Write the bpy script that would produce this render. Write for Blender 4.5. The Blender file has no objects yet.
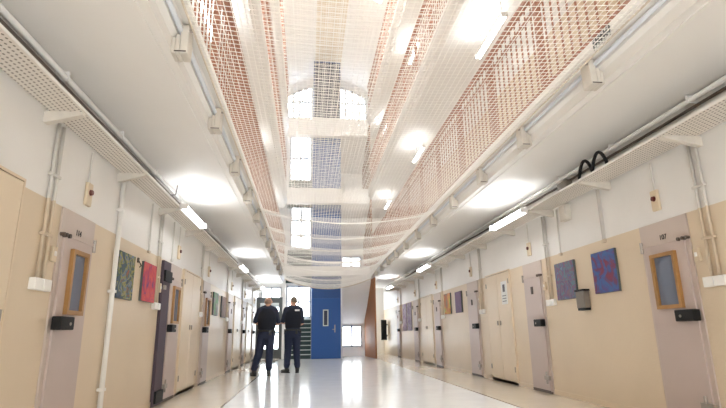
import bpy, bmesh, math, random
from mathutils import Vector, Matrix
random.seed(7)
S = bpy.context.scene
C = bpy.data.collections.new('place'); S.collection.children.link(C)
XL, XR = -2.14, 3.73            # aisle walls
GL, GR = -1.10, 2.66            # inner edges of the gallery slabs
RL, RRX = -0.98, 2.54           # railing lines
CEIL = 3.13; STOREY = 3.43; YN, YE = -5.5, 22.4
PAINT = 2.045

# ------------------------------------------------------------------ materials
def nodes(name):
    m = bpy.data.materials.new(name); m.use_nodes = True
    nt = m.node_tree; b = nt.nodes['Principled BSDF']
    return m, nt, b
def N(nt, t, **kw):
    n = nt.nodes.new(t)
    for k, v in kw.items():
        if k in n.inputs.keys() if hasattr(n.inputs, 'keys') else False: n.inputs[k].default_value = v
        else: setattr(n, k, v)
    return n
def mat(name, rgb, rough=.5, var=.06, scale=6, metal=0, bump=0, spec=.5):
    m, nt, b = nodes(name)
    tc = nt.nodes.new('ShaderNodeTexCoord')
    no = nt.nodes.new('ShaderNodeTexNoise'); no.inputs['Scale'].default_value = scale; no.inputs['Detail'].default_value = 5
    nt.links.new(tc.outputs['Object'], no.inputs['Vector'])
    mx = nt.nodes.new('ShaderNodeMix'); mx.data_type = 'RGBA'
    mx.inputs[6].default_value = tuple(c*(1-var) for c in rgb)+(1,)
    mx.inputs[7].default_value = tuple(min(1, c*(1+var)) for c in rgb)+(1,)
    nt.links.new(no.outputs['Fac'], mx.inputs[0]); nt.links.new(mx.outputs[2], b.inputs['Base Color'])
    b.inputs['Roughness'].default_value = rough; b.inputs['Metallic'].default_value = metal
    b.inputs['Specular IOR Level'].default_value = spec
    if bump:
        bp = nt.nodes.new('ShaderNodeBump'); bp.inputs['Strength'].default_value = bump; bp.inputs['Distance'].default_value = .01
        nt.links.new(no.outputs['Fac'], bp.inputs['Height']); nt.links.new(bp.outputs[0], b.inputs['Normal'])
    return m
def emit(name, rgb, s):
    m, nt, b = nodes(name)
    b.inputs['Base Color'].default_value = (.8, .8, .8, 1)
    b.inputs['Emission Color'].default_value = rgb+(1,); b.inputs['Emission Strength'].default_value = s
    return m
def split_paint(name, low, high, rough, levels):
    """wall paint: a coloured dado below a height, white above it, on every storey (world heights)"""
    m, nt, b = nodes(name)
    g = nt.nodes.new('ShaderNodeNewGeometry'); sp = nt.nodes.new('ShaderNodeSeparateXYZ')
    nt.links.new(g.outputs['Position'], sp.inputs[0])
    fac = None
    for z0, z1 in levels:
        a = nt.nodes.new('ShaderNodeMath'); a.operation = 'GREATER_THAN'; a.inputs[1].default_value = z0
        c = nt.nodes.new('ShaderNodeMath'); c.operation = 'LESS_THAN'; c.inputs[1].default_value = z1
        mu = nt.nodes.new('ShaderNodeMath'); mu.operation = 'MULTIPLY'
        nt.links.new(sp.outputs[2], a.inputs[0]); nt.links.new(sp.outputs[2], c.inputs[0])
        nt.links.new(a.outputs[0], mu.inputs[0]); nt.links.new(c.outputs[0], mu.inputs[1])
        if fac is None: fac = mu
        else:
            ad = nt.nodes.new('ShaderNodeMath'); ad.operation = 'ADD'
            nt.links.new(fac.outputs[0], ad.inputs[0]); nt.links.new(mu.outputs[0], ad.inputs[1]); fac = ad
    no = nt.nodes.new('ShaderNodeTexNoise'); no.inputs['Scale'].default_value = 1.3; no.inputs['Detail'].default_value = 6
    nt.links.new(g.outputs['Position'], no.inputs['Vector'])
    mx = nt.nodes.new('ShaderNodeMix'); mx.data_type = 'RGBA'
    mx.inputs[6].default_value = high+(1,); mx.inputs[7].default_value = low+(1,)
    nt.links.new(fac.outputs[0], mx.inputs[0])
    m2 = nt.nodes.new('ShaderNodeMix'); m2.data_type = 'RGBA'; m2.blend_type = 'MULTIPLY'; m2.inputs[0].default_value = .14
    nt.links.new(mx.outputs[2], m2.inputs[6]); nt.links.new(no.outputs['Fac'], m2.inputs[7])
    nt.links.new(m2.outputs[2], b.inputs['Base Color']); b.inputs['Roughness'].default_value = rough
    n2 = nt.nodes.new('ShaderNodeTexNoise'); n2.inputs['Scale'].default_value = 35
    nt.links.new(g.outputs['Position'], n2.inputs['Vector'])
    bp = nt.nodes.new('ShaderNodeBump'); bp.inputs['Strength'].default_value = .12; bp.inputs['Distance'].default_value = .01
    nt.links.new(n2.outputs['Fac'], bp.inputs['Height']); nt.links.new(bp.outputs[0], b.inputs['Normal'])
    return m

BEIGE = (.74, .61, .45); WHITE = (.85, .825, .79)
LV = [(-1, PAINT)] + [(CEIL+.3+STOREY*k, CEIL+.3+STOREY*k+2.05) for k in range(3)]
M = {}
M['wall'] = split_paint('wall_paint', BEIGE, WHITE, .38, LV)
M['conduit'] = split_paint('conduit_paint', (.65, .53, .39), (.70, .67, .62), .4, LV)
M['white'] = mat('white_paint', WHITE, .45, .03)
M['plaster'] = mat('ceiling_plaster', (.86, .835, .80), .6, .03, 2)
M['beige'] = mat('beige_enamel', (.73, .60, .44), .38, .03)
M['seam'] = mat('dark_seam', (.16, .12, .08), .7)
M['mauve'] = mat('mauve_grey_enamel', (.52, .425, .385), .42, .06, 3)
M['mauve2'] = mat('mauve_grey_frame', (.56, .47, .415), .42, .06, 3)
M['wood'] = mat('varnished_wood', (.36, .185, .058), .4, .25, 14)
M['brown'] = mat('brown_laminate', (.30, .12, .045), .65, .15, 4, 0, 0, .2)
M['black'] = mat('black_metal', (.010, .010, .011), .55, .06, 6, 0, 0, .25)
M['iron'] = mat('dark_iron', (.09, .065, .05), .5, .2, 20)
M['steel'] = mat('worn_steel', (.36, .32, .28), .4, .15, 20, .6)
M['rust'] = mat('oxide_red_paint', (.37, .175, .11), .5, .2, 9)
M['plastic'] = mat('white_plastic', (.84, .82, .78), .35, .02)
M['cream'] = mat('cream_plastic', (.68, .56, .40), .4, .04)
M['red'] = mat('dark_red_knob', (.10, .012, .008), .35)
M['tray'] = None
M['galv'] = mat('pale_conduit', (.70, .73, .78), .3, .05, 8)
M['boxgrey'] = mat('putty_box', (.66, .61, .54), .5, .12, 12)
M['greybrown'] = mat('grey_brown_metal', (.20, .17, .14), .45, .1)
M['purple'] = mat('dark_purple_enamel', (.075, .052, .072), .65, .1)
M['net'] = mat('ivory_cord', (.93, .91, .87), .8, .04)
nt = M['net'].node_tree; b = nt.nodes['Principled BSDF']; tl = nt.nodes.new('ShaderNodeBsdfTranslucent'); tl.inputs[0].default_value = (.95, .93, .89, 1)
ms = nt.nodes.new('ShaderNodeMixShader'); ms.inputs[0].default_value = .5
nt.links.new(b.outputs[0], ms.inputs[1]); nt.links.new(tl.outputs[0], ms.inputs[2]); nt.links.new(ms.outputs[0], nt.nodes['Material Output'].inputs[0])
M['netdark'] = mat('hem_rope', (.72, .64, .54), .8, .1, 30)
M['navy'] = mat('navy_cloth', (.012, .017, .036), .85, .25, 30, 0, .3)
M['navy2'] = mat('navy_trouser_cloth', (.013, .019, .047), .85, .25, 30, 0, .3)
M['vest'] = mat('black_navy_vest_cloth', (.008, .010, .018), .9, .2, 40, 0, .2)
M['facing'] = mat('dark_navy_finish', (.018, .026, .06), .6)
M['boot'] = mat('black_leather', (.008, .008, .009), .45)
M['skin'] = mat('skin', (.55, .30, .20), .55, .06, 20)
M['hairgrey'] = mat('short_greying_hair', (.17, .13, .10), .9, .3, 60)
M['hairbald'] = mat('cropped_thin_hair', (.30, .19, .135), .85, .2, 60)
M['patch'] = mat('reflective_white_print', (.75, .75, .75), .5)
M['blue'] = mat('blue_enamel', (.007, .072, .28), .5, .08, 2)
M['blue2'] = mat('blue_enamel_panel', (.006, .055, .21), .5, .08, 2)
M['darkgreen'] = mat('dark_green_stair', (.012, .035, .032), .5, .1)
M['nosing'] = mat('pale_nosing', (.55, .60, .56), .5)
M['frame_dark'] = mat('dark_grey_frame', (.10, .11, .11), .45)
M['frame_white'] = mat('white_window_frame', (.62, .63, .65), .4, .02)
M['tan'] = mat('tan_vault_shade', (.74, .64, .50), .6, .1, 3)
M['notice'] = mat('white_paper', (.80, .80, .78), .7, .02)
M['ink'] = mat('grey_ink', (.15, .15, .17), .7)
M['day'] = emit('daylit_frosted_glass', (.88, .95, 1.0), 3.0)
M['sky'] = emit('added_roof_light_glass', (.92, .965, 1.0), 4.2)
M['tube'] = emit('lit_fluorescent_tube', (.92, .965, 1.0), 8.5)
m, nt, b = nodes('thin_glass')
b.inputs['Base Color'].default_value = (.9, .95, .97, 1); b.inputs['Transmission Weight'].default_value = 1
b.inputs['Roughness'].default_value = .02; b.inputs['IOR'].default_value = 1.05
M['glass'] = m
m, nt, b = nodes('spyhole_glass')
b.inputs['Base Color'].default_value = (.16, .19, .26, 1); b.inputs['Roughness'].default_value = .07
b.inputs['Specular IOR Level'].default_value = .8
M['pane'] = m
# perforated tray: rows of dark slots on white sheet
m, nt, b = nodes('perforated_white_sheet')
g = nt.nodes.new('ShaderNodeNewGeometry'); sp = nt.nodes.new('ShaderNodeSeparateXYZ'); nt.links.new(g.outputs['Position'], sp.inputs[0])
def mth(op, a, v=None, c=None):
    n = nt.nodes.new('ShaderNodeMath'); n.operation = op
    nt.links.new(a, n.inputs[0])
    if v is not None:
        if isinstance(v, (int, float)): n.inputs[1].default_value = v
        else: nt.links.new(v, n.inputs[1])
    return n.outputs[0]
yy = mth('MULTIPLY', sp.outputs[1], 1/.042); xx = mth('MULTIPLY', sp.outputs[0], 1/.040)
row = mth('MULTIPLY', mth('MODULO', mth('FLOOR', xx), 2.0), .5)
fy = mth('SUBTRACT', mth('FRACT', mth('ADD', mth('ADD', yy, 1000.0), row)), .5)
fx = mth('SUBTRACT', mth('FRACT', mth('ADD', xx, 1000.0)), .5)
r2 = mth('ADD', mth('MULTIPLY', mth('MULTIPLY', fy, fy), .55), mth('MULTIPLY', fx, fx))
dot = mth('LESS_THAN', r2, .038)
mx = nt.nodes.new('ShaderNodeMix'); mx.data_type = 'RGBA'
mx.inputs[6].default_value = (.74, .69, .63, 1); mx.inputs[7].default_value = (.20, .17, .14, 1)
nt.links.new(dot, mx.inputs[0]); nt.links.new(mx.outputs[2], b.inputs['Base Color']); b.inputs['Roughness'].default_value = .45
M['tray'] = m
# polished floor with dark joints along both aisles
m, nt, b = nodes('polished_floor')
g = nt.nodes.new('ShaderNodeNewGeometry'); sp = nt.nodes.new('ShaderNodeSeparateXYZ'); nt.links.new(g.outputs['Position'], sp.inputs[0])
def near(v, at, w): return mth('LESS_THAN', mth('ABSOLUTE', mth('SUBTRACT', v, at)), w)
joint = mth('ADD', near(sp.outputs[0], 2.68, .016), near(sp.outputs[0], -1.15, .013))
wall_reflection = mth('ADD', mth('GREATER_THAN', sp.outputs[0], 2.68), mth('LESS_THAN', sp.outputs[0], -1.15))  # reflection of the beige walls, painted into the floor outside the joints
no = nt.nodes.new('ShaderNodeTexNoise'); no.inputs['Scale'].default_value = 2.2; no.inputs['Detail'].default_value = 8
nt.links.new(g.outputs['Position'], no.inputs['Vector'])
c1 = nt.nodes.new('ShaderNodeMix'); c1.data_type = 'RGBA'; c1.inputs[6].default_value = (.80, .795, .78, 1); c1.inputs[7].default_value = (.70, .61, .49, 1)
nt.links.new(wall_reflection, c1.inputs[0])
c2 = nt.nodes.new('ShaderNodeMix'); c2.data_type = 'RGBA'; c2.blend_type = 'MULTIPLY'; c2.inputs[0].default_value = .16
nt.links.new(c1.outputs[2], c2.inputs[6]); nt.links.new(no.outputs['Fac'], c2.inputs[7])
c3 = nt.nodes.new('ShaderNodeMix'); c3.data_type = 'RGBA'; c3.inputs[7].default_value = (.08, .07, .06, 1)
nt.links.new(joint, c3.inputs[0]); nt.links.new(c2.outputs[2], c3.inputs[6]); nt.links.new(c3.outputs[2], b.inputs['Base Color'])
b.inputs['Roughness'].default_value = .13
n2 = nt.nodes.new('ShaderNodeTexNoise'); n2.inputs['Scale'].default_value = 5; nt.links.new(g.outputs['Position'], n2.inputs['Vector'])
bp = nt.nodes.new('ShaderNodeBump'); bp.inputs['Strength'].default_value = .10; bp.inputs['Distance'].default_value = .004
nt.links.new(n2.outputs['Fac'], bp.inputs['Height']); nt.links.new(bp.outputs[0], b.inputs['Normal'])
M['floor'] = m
def painting(name, cols, scale, seed):
    m, nt, b = nodes(name)
    tc = nt.nodes.new('ShaderNodeTexCoord'); mp = nt.nodes.new('ShaderNodeMapping'); mp.inputs['Location'].default_value = (seed, seed*1.7, seed*.3)
    nt.links.new(tc.outputs['Object'], mp.inputs[0])
    no = nt.nodes.new('ShaderNodeTexNoise'); no.inputs['Scale'].default_value = scale; no.inputs['Detail'].default_value = 3; no.inputs['Distortion'].default_value = 1.2
    nt.links.new(mp.outputs[0], no.inputs['Vector'])
    r = nt.nodes.new('ShaderNodeValToRGB'); e = r.color_ramp.elements
    n = len(cols)
    e[0].position = .28; e[0].color = cols[0]+(1,); e[1].position = .72; e[1].color = cols[-1]+(1,)
    for i in range(1, n-1):
        x = e.new(.28+.44*i/(n-1)); x.color = cols[i]+(1,)
    nt.links.new(no.outputs['Fac'], r.inputs[0]); nt.links.new(r.outputs[0], b.inputs['Base Color']); b.inputs['Roughness'].default_value = .6
    return m

# ------------------------------------------------------------------ mesh building
class MB:
    def __init__(s): s.v = []; s.f = []
    def box(s, x0, x1, y0, y1, z0, z1):
        x0, x1 = min(x0, x1), max(x0, x1); y0, y1 = min(y0, y1), max(y0, y1); z0, z1 = min(z0, z1), max(z0, z1)
        n = len(s.v)
        s.v += [(x0,y0,z0),(x1,y0,z0),(x1,y1,z0),(x0,y1,z0),(x0,y0,z1),(x1,y0,z1),(x1,y1,z1),(x0,y1,z1)]
        s.f += [tuple(n+i for i in q) for q in ((0,3,2,1),(4,5,6,7),(0,1,5,4),(1,2,6,5),(2,3,7,6),(3,0,4,7))]
        return s
    def wb(s, side, y0, y1, z0, z1, d0, d1):
        d0 = max(d0, .0015)                        # box on an aisle wall, d = distance out of the wall
        return s.box(XL+d0, XL+d1, y0, y1, z0, z1) if side == 'L' else s.box(XR-d0, XR-d1, y0, y1, z0, z1)
    def tube(s, pts, r, k=8, caps=True):
        pts = [Vector(p) for p in pts]; rs = r if isinstance(r, (list, tuple)) else [r]*len(pts)
        n0 = len(s.v); ref = None
        for i, p in enumerate(pts):
            t = (pts[min(i+1, len(pts)-1)]-pts[max(i-1, 0)]).normalized()
            if ref is None: ref = t.orthogonal().normalized()
            ref = (ref-t*ref.dot(t)).normalized(); bi = t.cross(ref)
            for j in range(k):
                a = 2*math.pi*j/k
                s.v.append(tuple(p+ref*(math.cos(a)*rs[i])+bi*(math.sin(a)*rs[i])))
        for i in range(len(pts)-1):
            for j in range(k):
                a = n0+i*k+j; b2 = n0+i*k+(j+1) % k
                s.f.append((a, b2, b2+k, a+k))
        if caps:
            s.f.append(tuple(n0+j for j in reversed(range(k)))); s.f.append(tuple(n0+(len(pts)-1)*k+j for j in range(k)))
        return s
    def ell(s, c, r, rot=None, nu=14, nv=9):
        n0 = len(s.v); c = Vector(c)
        for i in range(nv+1):
            th = math.pi*i/nv
            for j in range(nu):
                ph = 2*math.pi*j/nu
                p = Vector((r[0]*math.sin(th)*math.cos(ph), r[1]*math.sin(th)*math.sin(ph), r[2]*math.cos(th)))
                if rot: p = rot @ p
                s.v.append(tuple(c+p))
        for i in range(nv):
            for j in range(nu):
                a = n0+i*nu+j; b2 = n0+i*nu+(j+1) % nu
                s.f.append((a, a+nu, b2+nu, b2))
        return s
    def prism(s, poly, axis, a0, a1):             # poly extruded along an axis
        n0 = len(s.v); k = len(poly)
        def P(u, w, a): return (a, u, w) if axis == 'X' else (u, a, w) if axis == 'Y' else (u, w, a)
        for a in (a0, a1): s.v += [P(u, w, a) for u, w in poly]
        s.f.append(tuple(range(n0, n0+k))); s.f.append(tuple(reversed(range(n0+k, n0+2*k))))
        for j in range(k): s.f.append((n0+j, n0+k+j, n0+k+(j+1) % k, n0+(j+1) % k))
        return s
    def loft(s, rings):                            # rings of (centre, rx, ry): horizontal ellipses joined
        n0 = len(s.v); k = 20
        for c, rx, ry in rings:
            for j in range(k):
                a = 2*math.pi*j/k
                s.v.append((c[0]+rx*math.cos(a), c[1]+ry*math.sin(a), c[2]))
        for i in range(len(rings)-1):
            for j in range(k):
                a = n0+i*k+j; b2 = n0+i*k+(j+1) % k
                s.f.append((a, b2, b2+k, a+k))
        s.f.append(tuple(n0+j for j in reversed(range(k)))); s.f.append(tuple(n0+(len(rings)-1)*k+j for j in range(k)))
        return s
    def mesh(s, name, origin=(0, 0, 0), fix=True):
        o = Vector(origin)
        me = bpy.data.meshes.new(name); me.from_pydata([tuple(Vector(p)-o) for p in s.v], [], s.f)
        if fix:
            bm = bmesh.new(); bm.from_mesh(me); bmesh.ops.recalc_face_normals(bm, faces=bm.faces); bm.to_mesh(me); bm.free()
        me.update(); return me
    def build(s, name, m, parent=None, bevel=0, smooth=False, at=None):
        if parent is not None: org = parent['_w'] if '_w' in parent else (0, 0, 0)
        elif at is not None: org = at
        else:
            xs, ys, zs = zip(*s.v); org = ((min(xs)+max(xs))/2, (min(ys)+max(ys))/2, min(zs))
        me = s.mesh(name, org); o = bpy.data.objects.new(name, me); C.objects.link(o); me.materials.append(m)
        if parent is not None: o.parent = parent; WO[o.name] = tuple(org)
        else: o.location = org; WO[o.name] = tuple(org)
        if parent is not None: WO[o.name] = WO[parent.name]
        if bevel:
            bv = o.modifiers.new('bevel', 'BEVEL'); bv.width = bevel; bv.segments = 2; bv.limit_method = 'ANGLE'
        if smooth:
            for p in me.polygons: p.use_smooth = True
        return o
WO = {}
def part(mb, name, m, parent, **kw):               # child mesh; its vertices are written relative to the root's place
    org = WO[parent.name]
    me = mb.mesh(name, org); o = bpy.data.objects.new(name, me); C.objects.link(o); me.materials.append(m); o.parent = parent
    WO[o.name] = org
    if kw.get('bevel'):
        bv = o.modifiers.new('bevel', 'BEVEL'); bv.width = kw['bevel']; bv.segments = 2; bv.limit_method = 'ANGLE'
    if kw.get('smooth'):
        for p in me.polygons: p.use_smooth = True
    if kw.get('label'): o['label'] = kw['label']
    if kw.get('stuff'): o['kind'] = 'stuff'
    return o
def tag(o, label, cat, group=None, kind=None):
    o['label'] = label; o['category'] = cat
    if group: o['group'] = group
    if kind: o['kind'] = kind
    return o
def root(name, loc, label, cat, group=None, kind=None):
    o = bpy.data.objects.new(name, None); C.objects.link(o); o.location = loc; o.empty_display_size = .1
    WO[o.name] = tuple(loc); tag(o, label, cat, group, kind); return o
def struct(name, mb, m, label=None, cat=None, **kw):
    o = mb.build(name, m, None, **kw); o['kind'] = 'structure'
    if label: o['label'] = label; o['category'] = cat
    return o
def copy_tree(o, delta, parent=None):
    c = o.copy(); C.objects.link(c)
    if parent is None: c.location = Vector(o.location)+Vector(delta)
    else: c.parent = parent
    for ch in list(o.children): copy_tree(ch, delta, c)
    return c
def wx(side, d): return XL+d if side == 'L' else XR-d
SIDE = {'L': 'left', 'R': 'right'}

# ------------------------------------------------------------------ shell
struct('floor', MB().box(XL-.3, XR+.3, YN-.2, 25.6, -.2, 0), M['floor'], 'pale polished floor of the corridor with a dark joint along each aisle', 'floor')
struct('wall_left', MB().box(XL-.3, XL, YN-.2, 25.6, 0, 13.7), M['wall'], 'left corridor wall, beige below and white above', 'wall')
struct('wall_right', MB().box(XR, XR+.3, YN-.2, 25.6, 0, 13.7), M['wall'], 'right corridor wall, beige below and white above', 'wall')
struct('wall_back', MB().box(XL, XR, YN-.2, YN, 0, 13.7), M['wall'], 'wall closing the corridor behind the viewer', 'wall')
def holed(x0, x1, z0, z1, y0, y1, holes):
    mb = MB()
    xs = sorted({x0, x1, *[h[0] for h in holes], *[h[1] for h in holes]}); zs = sorted({z0, z1, *[h[2] for h in holes], *[h[3] for h in holes]})
    for a, b2 in zip(xs, xs[1:]):
        run = None
        for c, d in zip(zs, zs[1:]):
            cx, cz = (a+b2)/2, (c+d)/2
            if any(h[0] < cx < h[1] and h[2] < cz < h[3] for h in holes):
                if run: mb.box(a, b2, y0, y1, *run); run = None
            else: run = [run[0] if run else c, d]
        if run: mb.box(a, b2, y0, y1, *run)
    return mb
XC = (XL+XR)/2
def vault(x): return 13.15-.17*(x-XC)**2
ARCH = lambda x: 12.80-.17*(x-XC)**2
wins = [(-.95, .13, 1.62, 3.02), (1.44, 2.36, .38, 1.30), (-.84, .13, 4.62, 6.62), (1.44, 2.36, 3.66, 4.32), (-.93, .11, 7.82, 10.05),
        (-2.04, -1.16, .30, 2.18), (-2.04, -1.16, 2.44, 2.98)]
mb = holed(XL, 2.68, 0, 10.75, YE, YE+.2, wins)
n = 36
for i in range(n):                                  # the wall above the arched lights
    a = XC-1.95+3.9*i/n; b2 = XC-1.95+3.9*(i+1)/n
    z = min(ARCH(a), ARCH(b2)); mb.box(a, b2, YE, YE+.2, z, 13.5)
    if .12 < (a+b2)/2 < 1.32: mb.box(a, b2, YE, YE+.2, 10.75, z)
mb.box(XL, XC-1.95, YE, YE+.2, 10.75, 13.5); mb.box(XC+1.95, XR, YE, YE+.2, 10.75, 13.5); mb.box(2.68, XR, YE, YE+.2, 3.4, 10.75)
struct('wall_end', mb, M['white'], 'white end wall with windows behind the stairs', 'wall')
def window(i, x0, x1, z0, z1, nx, nz, label, y=YE, arched=False):
    t = .075
    w = root('window_%d' % i, ((x0+x1)/2, y+.03, z0), label, 'window', None, 'structure')
    f = MB(); top = (lambda x: min(z1, ARCH(x)-.002)) if arched else (lambda x: z1)
    if not arched:
        f.box(x0, x1, y+.02, y+.09, z0, z0+t).box(x0, x1, y+.02, y+.09, z1-t, z1)
    else:
        f.box(x0, x1, y+.02, y+.09, z0, z0+t)
        for k in range(12):
            a = x0+(x1-x0)*k/12; c = x0+(x1-x0)*(k+1)/12
            zz = min(top(a), top(c)); f.box(a, c, y+.02, y+.09, zz-t-.03, zz)
    for k in range(nx+1):
        x = x0+t/2+(x1-x0-t)*k/nx; f.box(x-t/2, x+t/2, y+.02, y+.09, z0, min(top(x-t/2), top(x+t/2))-.001)
    for k in range(1, nz):
        z = z0+(z1-z0)*k/nz; f.box(x0, x1, y+.025, y+.085, z-t/2, z+t/2)
    part(f, 'window_frame', M['frame_white'], w)
    p = MB(); K = 12 if arched else 1
    for k in range(K):
        a = x0+(x1-x0)*k/K; c = x0+(x1-x0)*(k+1)/K
        p.box(a, c, y+.10, y+.115, z0, min(top(a), top(c)))
    part(p, 'pane', M['day'], w)
window(1, *wins[0], 2, 2, 'bright window above the dark stairs at the end of the corridor')
window(2, *wins[1], 2, 1, 'low bright two-pane window under the sloping white stair soffit')
window(3, *wins[2], 2, 3, 'bright end window one floor up, left of the blue shaft')
window(4, *wins[3], 2, 1, 'small bright landing window right of the blue shaft behind the net')
window(5, *wins[4], 2, 2, 'bright four-pane end window two floors up, left of the blue shaft')
window(6, *wins[5], 1, 1, 'bright window beyond the dark glazed door at the end of the left aisle')
window(7, *wins[6], 2, 1, 'bright strip window above the dark door transom in the left aisle')
window(8, XC-1.94, .12, 10.75, 12.9, 4, 2, 'left half of the arched window under the vault', arched=True)
window(9, 1.32, XC+1.94, 10.75, 12.9, 4, 2, 'right half of the arched window under the vault', arched=True)
# right aisle end
rh = [(2.72, 3.30, .30, 2.95)]
struct('wall_aisle_end', holed(2.68, XR, 0, 3.4, 25.2, 25.4, rh), M['white'], 'white end wall of the right aisle', 'wall')
window(10, *rh[0], 1, 3, 'tall bright window at the far end of the right aisle', y=25.2)
struct('wall_partition', MB().box(2.62, 2.68, YE, 25.4, 0, 3.4), M['white'], 'white partition wall beyond the brown stair panel', 'wall')

for i, (a, c) in enumerate(((-1.9, -.3), (0, 1.6), (1.9, 3.5))):  # added windows behind the camera that fill the gallery undersides with light
    window(13+i, a, c, .9, 2.9, 2, 2, '%s added window behind the viewer, unseen, brightening the near ceilings' % ('left', 'middle', 'right')[i], y=YN-.02)

# vault over the well and galleries: plaster, tan strip of painted shading, two added roof lights
def vault_strip(a, b2, n, y0, y1, dz=0, th=.12):
    mb = MB()
    for i in range(n):
        p = a+(b2-a)*i/n; q = a+(b2-a)*(i+1)/n
        n0 = len(mb.v)
        for y in (y0, y1):
            mb.v += [(p, y, vault(p)+dz), (q, y, vault(q)+dz), (q, y, vault(q)+dz+th), (p, y, vault(p)+dz+th)]
        mb.f += [tuple(n0+j for j in qd) for qd in ((0,1,5,4),(1,2,6,5),(2,3,7,6),(3,0,4,7),(0,3,2,1),(4,5,6,7))]
    return mb
ce = vault_strip(XL, XC-1.75, 8, YN, YE); c2 = vault_strip(XC+1.75, XR, 8, YN, YE)
n0 = len(ce.v); ce.v += c2.v; ce.f += [tuple(n0+i for i in f) for f in c2.f]
struct('ceiling', ce, M['plaster'], 'white plaster vault above the top gallery', 'ceiling')
YS = 15.8  # added roof lights end here, kept out of view to brighten the well
struct('trim_1', vault_strip(XC-.6, XC+.6, 6, YN, YE), M['tan'], 'tan strip of painted shading running along the vault between the added roof lights', 'ceiling')  # shading of the vault crown, put into the colour of this strip
k = 11
for a, b2, lab in ((XC-1.75, XC-.6, 'left'), (XC+.6, XC+1.75, 'right')):
    w = root('window_%d' % k, ((a+b2)/2, YN, vault((a+b2)/2)), 'long added roof light, out of view, along the %s side of the vault' % lab, 'added roof light', None, 'structure'); k += 1
    part(vault_strip(a, b2, 4, YN, YS, .06, .02), 'pane', M['sky'], w)
    g = MB()
    for j in range(36): y = YN+.03+j*.6; g2 = vault_strip(a, b2, 4, y-.02, y+.02, -.01, .06); o0 = len(g.v); g.v += g2.v; g.f += [tuple(o0+i for i in f) for f in g2.f]
    for j in range(5):
        x = a+(b2-a)*j/4; g2 = vault_strip(x-.02, x+.02, 1, YN, YS, -.012, .06); o0 = len(g.v); g.v += g2.v; g.f += [tuple(o0+i for i in f) for f in g2.f]
    part(g, 'glazing_bars', M['frame_white'], w)
    struct('ceiling', vault_strip(a, b2, 4, YS, YE), M['plaster'], 'plain white vault at the far end, %s of the tan shading strip' % lab, 'ceiling')

# gallery slabs with stepped cornice edges; three storeys each side
for kf in range(3):
    z = CEIL+STOREY*kf
    fl = ('first', 'second', 'third')[kf]
    pl = [(XL, z), (GL-.14, z), (GL-.14, z-.012), (GL-.08, z-.012), (GL-.08, z), (GL, z), (GL, z+.10), (GL+.04, z+.13), (GL+.04, z+.20), (RL-.04, z+.235), (RL+.05, z+.235), (RL+.05, z+.30), (XL, z+.30)]
    struct('ceiling_left_%d' % (kf+1), MB().prism(pl, 'Y', YN, YE), M['plaster'], 'left gallery slab on the %s upper floor, with its stepped edge' % fl, 'ceiling')
    pr = [(XR, z), (GR+.14, z), (GR+.14, z-.012), (GR+.08, z-.012), (GR+.08, z), (GR, z), (GR, z+.10), (GR-.04, z+.13), (GR-.04, z+.20), (RRX+.04, z+.235), (RRX-.05, z+.235), (RRX-.05, z+.30), (XR, z+.30)]
    struct('ceiling_right_%d' % (kf+1), MB().prism(pr, 'Y', YN, 25.2 if kf == 0 else YE), M['plaster'], 'right gallery slab on the %s upper floor, with its stepped edge' % fl, 'ceiling')
    # landing joining the galleries in front of the shaft
    struct('trim_%d' % (kf+2), MB().box(RL+.051, RRX-.051, 20.35, 20.65, *((z+.1, z+.48), (6.25, 6.90), (9.28, 10.10))[kf]), M['white'], 'white landing edge crossing in front of the blue shaft on the %s upper floor' % fl, 'landing')

# skirting
for s in 'LR':
    mb = MB()
    struct('baseboard_'+SIDE[s], mb.wb(s, YN, 22.2, 0, .07, 0, .012), M['beige'], 'low beige skirting along the %s wall' % SIDE[s], 'skirting')

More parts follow.
